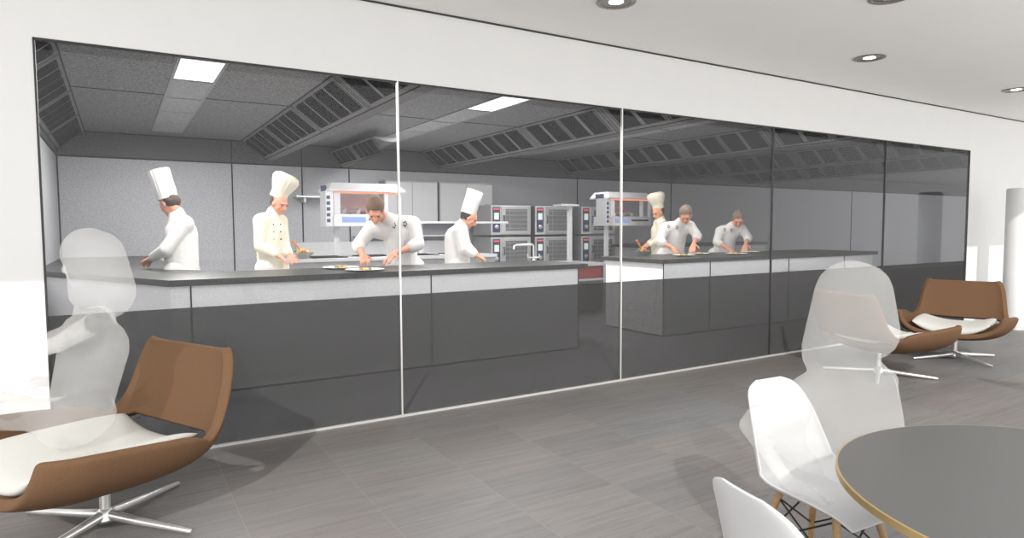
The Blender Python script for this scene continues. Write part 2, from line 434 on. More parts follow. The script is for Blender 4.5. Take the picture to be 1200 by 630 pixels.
# ------------------------------------------------------------------ counters
t = thing('bar_counter', 'long kitchen pass counter with black top and pale front, turning back at its left corner', 'counter', (.39, 1.62, 0))
def OB(name, x0, x1, y0, y1, z0, z1, m, parent, bevel=0):
    ox, oy, oz = parent.location
    return B(name, x0-ox, x1-ox, y0-oy, y1-oy, z0-oz, z1-oz, m, parent, bevel)
bm = bmesh.new(); T = lambda l: [(x-.39, y-1.62) for x, y in l]
prism(bm, T([(.39, 1.63), (4.9, 1.63), (4.9, 2.55), (1.0, 2.55), (.55, 3.2), (.45, 7.8), (-.775, 7.8), (-.775, 4.02)]), 0, 1.0)
put('body', bm, M['front'], t)
bm = bmesh.new()
prism(bm, T([(.37, 1.56), (5.0, 1.56), (5.0, 2.62), (1.03, 2.62), (.6, 3.2), (.5, 7.8), (-.777, 7.8), (-.777, 3.95)]), 1.0, 1.058)
put('worktop', bm, M['btop'], t, bevel=.003)
bm = bmesh.new()
for x in (.55, 2.9): box(bm, x-.396, x-.384, .003, .02, 0, 1.0)
prism(bm, T([(.385, 1.612), (4.905, 1.612), (4.905, 1.63), (.385, 1.63)]), 0, .012)
box(bm, 4.503, 4.513, .003, .02, 0, 1.0)
put('joint', bm, M['line'], t)

t = thing('serving_counter', 'right-hand pass counter with black top and pale front', 'counter', (6.35, 1.63, 0))
OB('body', 6.38, 11.46, 1.66, 2.88, 0, 1.01, M['front'], t)
OB('worktop', 6.30, 11.52, 1.60, 2.93, 1.01, 1.068, M['btop'], t, .003)
bm = bmesh.new()
for x in (7.3, 9.1, 10.6): box(bm, x-.006, x+.006, .022, .034, 0, 1.01)
for v in bm.verts: v.co.x -= 6.35
box(bm, .025, 5.115, .020, .034, 0, .012); box(bm, .022, .034, .03, 1.25, 0, .012); box(bm, .024, .034, .024, .034, 0, 1.01)
put('joint', bm, M['line'], t)

t = thing('rear_counter', 'dark rear counter with raised black top behind the two plating chefs', 'counter', (9.24, 5.2, 0))
OB('body', 9.3, 13.2, 5.25, 6.1, 0, 1.09, M['steel_d'], t)
OB('worktop', 9.24, 13.26, 5.2, 6.15, 1.09, 1.145, M['btop'], t, .003)

def drawers(t, x0, x1, y, z0, z1, n):
    for i in range(n):
        a = z0+(z1-z0)*i/n; b = z0+(z1-z0)*(i+1)/n
        d = OB('drawer', x0+.01, x1-.01, y-.012, y+.01, a+.008, b-.008, M['steel_d'], t)
        ox, oy, oz = t.location
        B('handle', x0+.06-ox, x1-.06-ox, y-.034-oy, y-.012-oy, b-.05, b-.035, M['steel'], d)

t = thing('cooking_range', 'long stainless cooking range behind the left pass counter', 'cooking range', (2.0, 4.3, 0))
OB('body', 2.0, 5.25, 4.32, 5.4, 0, 1.04, M['steel_d'], t)
OB('hob_top', 1.97, 5.27, 4.28, 5.45, 1.04, 1.09, M['steel'], t, .004)
ox, oy = 2.0, 4.3
for k in range(4):
    bm = bmesh.new(); x = 2.35+k*.72-ox
    for j in range(9): box(bm, x+j*.055, x+j*.055+.016, .08, .54, 1.0901, 1.102)
    box(bm, x-.02, x+.48, .06, .08, 1.0901, 1.105); box(bm, x-.02, x+.48, .54, .56, 1.0901, 1.105)
    put('grate', bm, M['wire'], t)
t = thing('red_trim_range', 'low stainless cooking unit with a dark red panel between the two pass counters', 'cooking unit', (5.3, 4.1, 0))
OB('body', 5.3, 7.33, 4.14, 5.2, .08, .82, M['steel_d'], t)
OB('top', 5.28, 7.42, 4.06, 5.25, .84, .885, M['steel'], t, .004)
OB('red_panel', 5.32, 7.30, 4.115, 4.139, .63, .82, M['red'], t)
OB('rail', 5.32, 7.32, 4.06, 4.10, .59, .62, M['steel'], t)
OB('corner_post', 7.32, 7.40, 4.08, 4.16, 0, .84, M['steel'], t)
OB('side_panel', 7.33, 7.39, 4.16, 5.2, .02, .84, M['steel_d'], t)
drawers(t, 5.9, 6.6, 4.135, .08, .58, 4); drawers(t, 5.32, 5.88, 4.135, .08, .58, 4)
OB('door', 6.62, 7.30, 4.123, 4.145, .09, .57, M['hood'], t)

# back counters and splash shelves
t = thing('back_worktop', 'low stainless back worktop under the wall cabinets', 'worktop', (2.9, 7.1, 0))
OB('cabinet_body', 2.9, 6.4, 7.15, 7.8, .1, .9, M['steel_d'], t)
OB('worktop', 2.88, 6.42, 7.1, 7.8, .9, .94, M['steel'], t)
OB('splashback', 2.9, 6.4, 7.76, 7.8, .94, 1.25, M['steel'], t)
OB('plinth', 2.95, 6.35, 7.25, 7.75, 0, .1, M['line'], t)
for k in range(5):
    d = OB('door', 2.92+k*.7, 3.58+k*.7, 7.13, 7.149, .12, .88, M['steel'], t)
t = thing('wall_shelf', 'narrow steel shelf on the back wall beside the left heated display', 'shelf', (2.85, 7.45, 2.1))
OB('board', 2.85, 3.75, 7.45, 7.80, 2.09, 2.12, M['steel'], t)
OB('bracket', 3.0, 3.03, 7.5, 7.80, 2.0, 2.09, M['steel'], t); OB('bracket', 3.6, 3.63, 7.5, 7.80, 2.0, 2.09, M['steel'], t)
t = thing('wall_shelf', 'long low steel shelf on the back wall under the wall cabinets', 'shelf', (4.0, 7.5, 1.4))
OB('board', 4.0, 6.4, 7.52, 7.80, 1.34, 1.37, M['steel'], t)
OB('bracket', 4.2, 4.23, 7.55, 7.8, 1.27, 1.34, M['steel'], t); OB('bracket', 6.1, 6.13, 7.55, 7.8, 1.27, 1.34, M['steel'], t)

# wall cabinets
def cabinet(x0, x1, label, n=2):
    t = thing('wall_cabinet', label, 'cabinet', (x0, 7.42, 1.62), 0, 'steel wall cabinets')
    OB('body', x0, x1, 7.44, 7.8, 1.62, 2.46, M['steel_d'], t)
    w = (x1-x0-.02)/n
    for k in range(n):
        d = OB('door', x0+.01+k*w+.006, x0+.01+(k+1)*w-.006, 7.42, 7.438, 1.65, 2.43, M['kdoor'], t)
    return t
M['kdoor'] = mat('grey_cabinet_door', (.50, .50, .505, 1), .45, .2, speck=.05, scale=90)
cabinet(4.55, 5.68, 'grey steel wall cabinet left of the other, beside the first window joint')
cabinet(5.72, 6.98, 'grey steel wall cabinet on the right, above the chef in a tall toque')

# over-shelf frames
def overshelf(x0, x1, y, z, xs, zb, label):
    t = thing('serving_shelf', label, 'shelf', (x0, y, zb))
    OB('board', x0, x1, y-.02, y+.25, z-.035, z, M['steel'], t, .003)
    for x in xs: OB('post', x-.035, x+.035, y+.07, y+.14, zb, z-.035, M['white_st'], t)
overshelf(4.1, 5.87, 4.95, 1.62, (4.25, 5.10), 1.09, 'steel over-shelf on posts above the hob, behind the chef in profile')
overshelf(6.94, 7.35, 4.85, 1.94, (7.22,), .885, 'short high steel shelf on a white post in front of the ovens')

# combi ovens
def oven(name, x, z, label):
    t = thing('combi_oven', label, 'oven', (x, 6.75, z), 0, 'stainless combi ovens stacked in pairs')
    w, h = .96, .62
    B('body', .0, w, .02, .80, 0, h, M['steel_d'], t, .006)
    B('front_frame', 0, w, -.005, .019, 0.005, h-.005, M['white_st'], t, .004)
    c = B('control_panel', .03, .20, -.016, -.006, .06, h-.04, M['panel'], t)
    B('display', .045, .185, -.020, -.0165, h-.10, h-.065, M['redled'], c)
    B('screen', .06, .17, -.020, -.0165, h-.30, h-.16, M['scr_pale'], c)
    bm = bmesh.new(); lathe(bm, [(.045, 0), (.045, .02), (.03, .03)], seg=20, mat_=Matrix.Rotation(PI/2, 3, 'X'), center=(.115, -.0165, .17)); put('knob', bm, M['steel'], c, True)
    d = B('door', .24, .95, -.022, -.006, .02, h-.02, M['steel'], t, .006)
    B('door_glass', .33, .86, -.026, -.0225, .09, h-.08, M['ovglass'], d)
    bm = bmesh.new()
    for k in range(5): box(bm, .335, .855, -.029, -.0262, .14+k*.09, .146+k*.09)
    box(bm, .43, .436, -.029, -.0262, .1, h-.09)
    put('rack', bm, M['steel'], d)
    bm = bmesh.new(); tube(bm, [(.285, -.03, .25), (.285, -.055, .28), (.285, -.055, .38), (.285, -.03, .41)], .013, 8); put('handle', bm, M['panel'], d, True)
    bm = bmesh.new(); tube(bm, [(.12, .4, h-.005), (.12, .4, h+.03)], .03, 12); put('vent', bm, M['steel_d'], t)
    return t
for k, (x, nm) in enumerate(((6.56, 'left'), (7.64, 'middle'), (8.88, 'right'))):
    oven('o', x, 1.36, 'upper steel combi oven of the %s stack' % nm)
    oven('o', x, .70, 'lower steel combi oven of the %s stack' % nm)
    s = thing('oven_stand', 'steel stand under the %s oven stack' % nm, 'stand', (x, 6.75, 0), 0, 'oven stands')
    B('shelf', 0, .96, .02, .78, .67, .698, M['steel_d'], s)
    for a in (.02, .9):
        for b in (.04, .7): B('leg', a, a+.04, b, b+.04, 0, .67, M['steel'], s)

# heated display units on a post
def display(x, y, label, sx=1.0, zb=1.09, roof=True):
    t = thing('heated_display', label, 'heated display', (x, y, zb))
    dz = -zb
    def b(n, x0, x1, y0, y1, z0, z1, m, p=t, bv=.004): return B(n, x0*sx, x1*sx, y0, y1, z0+dz, z1+dz, m, p, bv)
    b('post', .09, .16, .22, .29, zb, 1.55, M['white_st'])
    b('base_housing', .0, 1.08, 0, .5, 1.54, 1.72, M['steel'])
    d = b('display_panel', .14, .50, -.010, -.0005, 1.60, 1.68, M['screen'])
    b('slot', .55, 1.0, -.008, -.0005, 1.63, 1.66, M['line'], d, 0)
    c = b('control_column', -.10, .015, 0.0, .3, 1.54, 2.06, M['steel'])
    for k in range(5): b('button', -.085, -.035, -.012, -.001, 1.60+k*.085, 1.65+k*.085, M['panel'], c, .002)
    for (a, w) in ((.02, .10), (.80, .06), (1.02, .05)): b('corner_post', a, a+w, .0, .05, 1.72, 2.04, M['white_st'])
    b('back_panel', .12, .80, .44, .47, 1.72, 2.04, M['pink'])
    bm = bmesh.new()
    for k in range(3): tube(bm, [((.18+k*.22)*sx, .40, 1.77+dz), ((.24+k*.22)*sx, .2, 1.80+dz), ((.20+k*.22)*sx, .1, 1.76+dz)], .03, 8)
    put('rack', bm, M['chrome'], t, True)
    b('heating_element', .02, 1.05, .03, .05, 2.035, 2.05, M['heat'])
    g = b('front_glass', .12, .80, .004, .010, 1.73, 2.03, M['glass'], t, 0)
    # roof: sloping slab
    bm = bmesh.new(); S = sx
    lo = [(-.06*S, -.04), (1.13*S, -.04), (1.13*S, .54), (-.06*S, .54)]; hi = [(.02*S, .10), (1.03*S, .10), (1.03*S, .50), (.02*S, .50)]
    vs = [bm.verts.new((p[0], p[1], 2.055+dz)) for p in lo]+[bm.verts.new((p[0], p[1], 2.085+dz)) for p in lo]+[bm.verts.new((p[0], p[1], 2.19+dz)) for p in hi]
    bm.faces.new(vs[0:4][::-1]); bm.faces.new(vs[8:12])
    for s in (0, 4):
        for k in range(4): bm.faces.new((vs[s+k], vs[s+(k+1) % 4], vs[s+4+(k+1) % 4], vs[s+4+k]))
    r = put('roof', bm, M['kdoor'], t, bevel=.004)
    bm = bmesh.new()
    for k in range(5): box(bm, -.075*S, -.052*S, .12+k*.05, .15+k*.05, 2.06+dz, 2.15+dz)
    put('vent', bm, M['panel'], r)
    return t
display(2.72, 4.7, 'heated glass display with grey roof above the left cooking range', 1.0)
display(8.02, 4.75, 'heated glass display with grey roof at the centre right, above the chef in a toque', .98, zb=.0)

# tap
t = thing('tap', 'chrome swan-neck kitchen tap in front of the ovens', 'tap', (6.28, 4.75, .885))
bm = bmesh.new(); tube(bm, [(0, 0, 0), (0, 0, .30), (-.02, 0, .33), (-.36, 0, .33), (-.40, 0, .31), (-.41, 0, .25)], .018, 10); put('spout', bm, M['chrome'], t, True)
bm = bmesh.new(); lathe(bm, [(.04, 0), (.04, .05), (.025, .07)], seg=16); put('base', bm, M['chrome'], t, True)
for s in (-.12, .12):
    bm = bmesh.new(); tube(bm, [(0, 0, .1), (s, 0, .1), (s, 0, .16)], .014, 8); put('handle', bm, M['chrome'], t, True)

# plates of food
def plate(x, y, z, label, r=.19):
    t = thing('plate', label, 'plate', (x, y, z), random.random()*6, 'plates of food being finished on the pass')
    bm = bmesh.new(); lathe(bm, [(.001, .004), (.5*r, .004), (.6*r, .008), (r, .024), (r*1.01, .02), (.62*r, .001), (.5*r, 0), (.001, 0)], seg=36, cap=False)
    put('dish', bm, M['plate'], t, True)
    for k in range(5):
        bm = bmesh.new(); a = k*1.3; ball(bm, (math.cos(a)*r*.24, math.sin(a)*r*.24, .020), (r*.16, r*.12, .016), u=10, v=8)
        put('food', bm, M[('yellow', 'green', 'orange', 'yellow', 'green')[k]], t, True)
plate(2.12, 2.33, 1.058, 'left food plate under the hand of the bending brown-haired chef', .2)
plate(2.22, 1.80, 1.058, 'food plate nearest the front edge before the brown-haired chef', .2)
plate(7.33, 2.2, 1.068, 'front-left food plate before the grey-haired chef with toque chef behind', .17)
plate(7.98, 2.5, 1.068, 'food plate under the right hand of the grey-haired chef', .17)
plate(8.46, 2.15, 1.068, 'food plate at the front hand of the rightmost chef', .17)
plate(9.22, 2.5, 1.068, 'food plate farthest right, under the far hand of the rightmost chef', .17)

def bowl(x, y, z, label, r=.15):
    t = thing('bowl', label, 'bowl', (x, y, z))
    bm = bmesh.new(); lathe(bm, [(.001, 0), (.6*r, 0), (r, .07), (r*.96, .072), (.55*r, .012), (.001, .012)], seg=30, cap=False); put('dish', bm, M['steel_d'], t, True)
    rr = random.Random(3)
    for k in range(9):
        bm = bmesh.new(); a = rr.random()*6.3; q = rr.random()*.6*r
        ball(bm, (math.cos(a)*q, math.sin(a)*q, .07+rr.random()*.03), (.035, .025, .022), u=8, v=6); put('vegetable', bm, M[('green', 'orange', 'yellow')[k % 3]], t, True)
    bm = bmesh.new(); tube(bm, [(0, 0, .08), (-.12, 0, .24)], [.010, .016], 8); put('wooden_spoon', bm, M['orange'], t, True)
bowl(2.2, 4.45, 1.105, 'bowl of cut vegetables with a spoon in front of the chef in cream', .17)
bowl(7.0, 2.75, 1.068, 'small bowl of vegetables with a spoon on the right pass counter, left end', .13)

# ------------------------------------------------------------------ people
def V(p): return Vector(p)
def finger_hand(bm, wr, tip, s, up=Vector((0, 0, 1)), curl=.5):
    """palm with five separate fingers; wr wrist, tip fingertips"""
    wr, tip = V(wr), V(tip); d = (tip-wr); L = .18*s; d.normalize()
    side = d.cross(up)
    if side.length < .1: side = d.cross(Vector((1, 0, 0)))
    side.normalize(); nrm = side.cross(d).normalized()
    m = Matrix((side, nrm, d)).transposed()
    pc = wr+d*.05*s
    ball(bm, pc, (.040*s, .016*s, .052*s), m)
    limb(bm, wr-d*.01*s, pc, .026*s, .028*s, 10)
    for k, (o, l) in enumerate(((-.031, .064), (-.011, .076), (.011, .082), (.031, .074))):
        a = wr+d*.088*s+side*o*s; b = a+d*l*.45*s+side*o*.25*s-nrm*.006*s; c = b+(d*(1-curl*.5)-nrm*curl).normalized()*l*.32*s
        e = c+(d*(1-curl)-nrm*curl*1.3).normalized()*l*.25*s
        limb(bm, a-d*.02*s, b, .0095*s, .0088*s, 8); limb(bm, b, c, .0088*s, .0080*s, 8); limb(bm, c, e, .0080*s, .0068*s, 8)
    a = wr+d*.03*s-side*.035*s; b = a+(d*.6-side*.8-nrm*.3).normalized()*.045*s; c = b+(d*.9-side*.25-nrm*.4).normalized()*.035*s
    limb(bm, a, b, .012*s, .0105*s, 8); limb(bm, b, c, .0105*s, .008*s, 8)

def head_frame(face, tilt=0):
    f = V(face).normalized(); r = f.cross(Vector((0, 0, 1))).normalized(); u = r.cross(f).normalized()
    return r, f, u, Matrix((r, f, u)).transposed()      # columns: right, forward, up

def add_head(bm, c, face, s, neck):
    r, f, u, m = head_frame(face); c = V(c)
    P = lambda x, y, z: c+m @ Vector((x*s, y*s, z*s))
    ball(bm, P(0, -.012, .022), (.074*s, .092*s, .092*s), m, 20, 16)
    ball(bm, P(0, .018, -.035), (.060*s, .070*s, .072*s), m, 18, 14)
    ball(bm, P(0, .062, -.088), (.026*s, .024*s, .022*s), m, 10, 8)         # chin
    limb(bm, P(0, .082, .012), P(0, .104, -.024), .010*s, .016*s, 8)          # nose
    ball(bm, P(0, .078, .030), (.050*s, .018*s, .012*s), m, 10, 8)          # brow
    ball(bm, P(0, .084, -.054), (.025*s, .012*s, .009*s), m, 10, 8)         # lips
    for k in (-1, 1):
        ball(bm, P(.074*k, -.005, -.010), (.010*s, .020*s, .032*s), m, 10, 8)
        ball(bm, P(.040*k, .055, -.022), (.022*s, .02*s, .022*s), m, 10, 8)
    limb(bm, neck, P(0, -.02, -.05), .056*s, .052*s)
    return P, m

def person(name, label, root, J, s=1.3, jm='jacket', hair=None, hat=None, rolled=False, extra=(), facing=(0, -1), rz=None, hairlong=None, vox=.010):
    t = thing('person', label, 'person', (root[0], root[1], 0), -YAW if rz is None else rz)
    g = {k: V(v) for k, v in J.items() if k not in ('face',)}
    fx = Vector((facing[0], facing[1], 0)).normalized(); lat = Vector((-fx.y, fx.x, 0))
    hip, chest, neck, head = g['hip'], g['chest'], g['neck'], g['head']
    kn = [g.get('knL', hip*.0+Vector((hip.x, hip.y, .50*min(1.2, s)))+lat*.09*s+fx*.03), g.get('knR', Vector((hip.x, hip.y, .50*min(1.2, s)))-lat*.09*s+fx*.03)]
    an = [g.get('anL', Vector((kn[0].x, kn[0].y, .09))-fx*.03), g.get('anR', Vector((kn[1].x, kn[1].y, .09))-fx*.03)]
    hp = [hip+lat*.085*s, hip-lat*.085*s]
    arms = [(g['shL'], g['elL'], g['wrL'], g['haL']), (g['shR'], g['elR'], g['wrR'], g['haR'])]
    bm = bmesh.new()
    for k in (0, 1):
        limb(bm, hp[k], kn[k], .080*s, .055*s); limb(bm, kn[k], an[k], .055*s, .036*s)
        limb(bm, an[k]+Vector((0, 0, -.04)), an[k]+fx*.15*s+Vector((0, 0, -.055)), .035, .030)
        sh, el, wr, ha = arms[k]
        limb(bm, sh, el, .050*s, .038*s); limb(bm, el, wr, .038*s, .026*s)
        finger_hand(bm, wr, ha, s)
        limb(bm, chest+(sh-chest)*.3, sh, .085*s, .055*s)
    limb(bm, hip, chest, .115*s, .13*s); limb(bm, hp[0], hp[1], .10*s, .10*s)
    limb(bm, arms[0][0]+(arms[1][0]-arms[0][0])*.15, arms[1][0]+(arms[0][0]-arms[1][0])*.15, .07*s, .07*s)
    limb(bm, chest, neck, .11*s, .058*s)
    P, m = add_head(bm, head, J['face'], s, neck)
    ghosty = jm is None
    if ghosty:
        w, dn = hairlong
        for p_, q_, a_, b_ in extra: limb(bm, p_, q_, a_, b_)
        ball(bm, P(0, -.015, .035), (.098*s*w*.86, .108*s, .105*s), m, 24, 18)
        limb(bm, P(0, -.045, .02), P(0, -.06, -dn), .098*s*w, .105*s*w, 20)
        limb(bm, P(.03*w, -.03, .0), P(.06*w, -.04, -dn), .075*s, .07*s, 16); limb(bm, P(-.03*w, -.03, .0), P(-.06*w, -.04, -dn), .075*s, .07*s, 16)
    body = remesh('body', bm, M[hair] if ghosty else M['skin'], t, vox)
    if not ghosty:
        bm = bmesh.new(); d = .022*s
        limb(bm, hip-Vector((0, 0, .12*s)), chest, .150*s, .150*s); limb(bm, hp[0]-Vector((0, 0, .1)), hp[1]-Vector((0, 0, .1)), .115*s, .115*s)
        limb(bm, arms[0][0]+(arms[1][0]-arms[0][0])*.12, arms[1][0]+(arms[0][0]-arms[1][0])*.12, .09*s, .09*s)
        limb(bm, chest, chest+(neck-chest)*.8, .14*s, .080*s)
        for sh, el, wr, ha in arms:
            limb(bm, chest+(sh-chest)*.3, sh, .115*s, .078*s)
            limb(bm, sh, el, .073*s, .060*s)
            e2 = el+(wr-el)*(.28 if rolled else .92); limb(bm, el, e2, .060*s, .052*s if rolled else .044*s)
            if rolled: limb(bm, el+(wr-el)*.12, e2, .062*s, .060*s)
        nd = (neck-chest).normalized()
        limb(bm, neck-nd*.05*s, neck-nd*.005*s, .072*s, .066*s)
        remesh('jacket', bm, M[jm], t, .012, 6)
        bm = bmesh.new()
        for k in (0, 1):
            limb(bm, hp[k], kn[k], .10*s, .078*s); limb(bm, kn[k], an[k]+Vector((0, 0, .03)), .078*s, .062*s)
        limb(bm, hp[0], hp[1], .118*s, .118*s)
        remesh('trousers', bm, M['trous'], t, .016, 4)
        for k in (0, 1):
            bm = bmesh.new(); limb(bm, an[k]+Vector((0, 0, -.035)), an[k]+fx*.15*s+Vector((0, 0, -.045)), .052, .044); 
            for v in bm.verts: v.co.z = max(v.co.z, .0)
            put('shoe', bm, M['shoe'], t, True)
        for k in (-1, 1):
            bm = bmesh.new(); ball(bm, P(.031*k, .083, .006), (.011*s, .006*s, .006*s), m, 8, 6); put('eye', bm, M['eye'], t, True)
    if hair and not ghosty:
        bm = bmesh.new(); hm = M[hair]
        if hairlong is None:
            if hat: ball(bm, P(0, -.034, .006), (.080*s, .076*s, .072*s), m, 26, 20)
            else: ball(bm, P(0, -.024, .040), (.084*s, .098*s, .092*s), m, 26, 20)
            for v in bm.verts:
                loc = m.inverted() @ (v.co-V(head)); 
                if loc.y > .052*s and loc.z < .062*s: v.co += m @ Vector((0, -(loc.y-.048*s), 0))
                v.co += (v.co-V(head)).normalized()*.010*s*noise.noise(v.co*38)
            put('hair', bm, hm, t, True, angle=180)
    if hat:
        kind, hc, tip = hat; ax = (V(tip)-V(hc)); L = ax.length; a, b, d = frame_of(ax); mm = Matrix((a, b, d)).transposed()
        bm = bmesh.new(); R = .088*s
        if kind == 'straight':
            prof = [(R, 0), (R*1.0, .04*s), (R*1.03, .05*s), (R*1.03, L*.6), (R*1.08, L*.97), (R*1.04, L*1.0), (R*.5, L*1.0), (.001, L*.97)]
        else:
            prof = [(R, 0), (R*1.0, L*.26), (R*1.06, L*.30), (R*1.45, L*.62), (R*1.56, L*.80), (R*1.38, L*.94), (R*.8, L*1.02), (.001, L*1.0)]
        seg = 72
        rings = []
        for i, (r, z) in enumerate(prof):
            rp = 0 if i < 2 else .030
            rings.append([bm.verts.new(V(hc)+mm @ Vector((r*(1+rp*math.cos(18*2*PI*k/seg))*math.cos(2*PI*k/seg), r*(1+rp*math.cos(18*2*PI*k/seg))*math.sin(2*PI*k/seg), z))) for k in range(seg)])
        for r, q in zip(rings, rings[1:]):
            for k in range(seg): bm.faces.new((r[k], r[(k+1) % seg], q[(k+1) % seg], q[k]))
        put('chef_hat', bm, M['hatm'] if jm != 'cream' else M['cream'], t, True, angle=60)
    return t

def emblem(t, pts, s=.018):
    for p in pts:
        bm = bmesh.new()
        for k in range(5):
            a = k*2*PI/5; ball(bm, (p[0]+math.cos(a)*s*.8, p[1], p[2]+math.sin(a)*s*1.2), (s*.45, .006, s*.5), u=8, v=6)
        put('embroidered_emblem', bm, M['haird'], t, True)

person('c1', 'chef in white jacket and tall toque, leftmost in the kitchen, turned to the left', (.624, 3.45),
       dict(hip=(.0, 0, 1.02), chest=(.0, 0, 1.45), neck=(-.04, 0, 1.70), head=(-.105, -.02, 1.80), face=(-.8, .30, -.42),
            shL=(-.09, .13, 1.57), elL=(-.24, .16, 1.33), wrL=(-.31, .12, 1.21), haL=(-.40, .10, 1.15),
            shR=(.10, -.10, 1.56), elR=(-.06, -.22, 1.28), wrR=(-.28, -.10, 1.19), haR=(-.37, -.04, 1.14)),
       s=1.2, hair='haird', hat=('straight', (-.120, -.02, 1.85), (-.215, -.03, 2.17)), facing=(-1, .1))
t2 = person('c2', 'chef in cream jacket and tall puffed toque looking down at a pan', (1.621, 3.6),
       dict(hip=(.02, 0, 1.02), chest=(.01, 0, 1.47), neck=(.05, 0, 1.72), head=(.135, -.02, 1.82), face=(.75, -.45, -.42),
            shL=(.08, .16, 1.60), elL=(.14, .10, 1.30), wrL=(.24, -.02, 1.20), haL=(.30, -.08, 1.14),
            shR=(-.05, -.16, 1.60), elR=(-.05, -.20, 1.29), wrR=(.15, -.22, 1.20), haR=(.25, -.22, 1.14)),
       s=1.17, jm='cream', hair='haird', hat=('puffed', (.115, -.01, 1.89), (.245, .0, 2.17)), facing=(.9, -.4))
for k in range(3):
    for q in (0, 1):
        bm = bmesh.new(); ball(bm, (.10+.07*q, -.14+.045*q, 1.56-.09*k), .010, u=8, v=6); put('button', bm, M['haird'], t2, True)
t3 = person('c3', 'brown-haired chef without a hat bending over two plates at the pass', (2.951, 2.95),
       dict(hip=(.165, .05, 1.00), chest=(.11, -.07, 1.47), neck=(.0, -.24, 1.63), head=(-.115, -.36, 1.715), face=(.12, -.70, -.72),
            shL=(-.20, -.2, 1.50), elL=(-.36, -.25, 1.30), wrL=(-.25, -.5, 1.20), haL=(-.16, -.68, 1.09),
            shR=(.29, -.1, 1.56), elR=(.38, -.25, 1.31), wrR=(.14, -.5, 1.21), haR=(.03, -.68, 1.10)),
       s=1.3, hair='hairb', rolled=True, facing=(-.2, -1), jm='jacket')
emblem(t3, [(.09, -.27, 1.54), (.22, -.24, 1.56)], .022)
person('c4', 'chef in white jacket and tall toque facing right, below the wall cabinets', (4.114, 3.35),
       dict(hip=(-.03, 0, .98), chest=(-.03, 0, 1.36), neck=(.05, 0, 1.57), head=(.14, 0, 1.65), face=(.80, .1, -.58),
            shL=(.0, .16, 1.48), elL=(.10, .18, 1.24), wrL=(.22, .08, 1.14), haL=(.32, .04, 1.09),
            shR=(.02, -.16, 1.47), elR=(.08, -.20, 1.22), wrR=(.20, -.16, 1.14), haR=(.31, -.12, 1.09)),
       s=1.2, hair='haird', hat=('straight', (.125, 0, 1.71), (.235, 0, 2.03)), facing=(1, 0))
person('c5', 'chef in puffed toque facing left, half hidden behind the grey-haired chef', (8.80, 4.25),
       dict(hip=(.04, 0, 1.0), chest=(.03, 0, 1.44), neck=(.03, 0, 1.68), head=(-.02, -.02, 1.79), face=(-.8, -.40, -.42),
            shL=(.02, .15, 1.58), elL=(.0, .16, 1.30), wrL=(-.18, .06, 1.20), haL=(-.28, .02, 1.15),
            shR=(.02, -.16, 1.58), elR=(-.02, -.20, 1.29), wrR=(-.20, -.18, 1.18), haR=(-.30, -.16, 1.14)),
       s=1.2, hair='haird', jm='cream', hat=('puffed', (-.015, 0, 1.86), (-.075, .0, 2.16)), facing=(-1, -.2))
t6 = person('c6', 'grey-haired chef bending over two plates, in front of the toque chef', (8.239, 3.2),
       dict(hip=(-.10, .1, 1.02), chest=(-.05, -.03, 1.42), neck=(-.01, -.2, 1.60), head=(.04, -.32, 1.71), face=(-.28, -.68, -.68),
            shL=(-.25, -.1, 1.49), elL=(-.38, -.25, 1.27), wrL=(-.22, -.5, 1.17), haL=(-.17, -.66, 1.08),
            shR=(.17, -.1, 1.52), elR=(.26, -.25, 1.36), wrR=(.13, -.5, 1.24), haR=(.05, -.64, 1.11)),
       s=1.25, hair='hairg', rolled=True, facing=(0, -1))
emblem(t6, [(-.24, -.30, 1.52), (-.10, -.30, 1.50)], .02)
t7 = person('c7', 'grey-haired chef bending over plates, rightmost in the kitchen', (9.533, 3.2),
       dict(hip=(-.12, .1, 1.0), chest=(-.06, -.03, 1.37), neck=(-.01, -.2, 1.54), head=(.05, -.32, 1.65), face=(-.25, -.68, -.68),
            shL=(-.20, -.1, 1.43), elL=(-.31, -.25, 1.24), wrL=(-.20, -.5, 1.14), haL=(-.15, -.66, 1.07),
            shR=(.18, -.1, 1.47), elR=(.25, -.25, 1.32), wrR=(.12, -.5, 1.21), haR=(.04, -.64, 1.10)),
       s=1.2, hair='hairg', rolled=True, facing=(0, -1))
emblem(t7, [(-.18, -.28, 1.46), (-.06, -.28, 1.45)], .02)

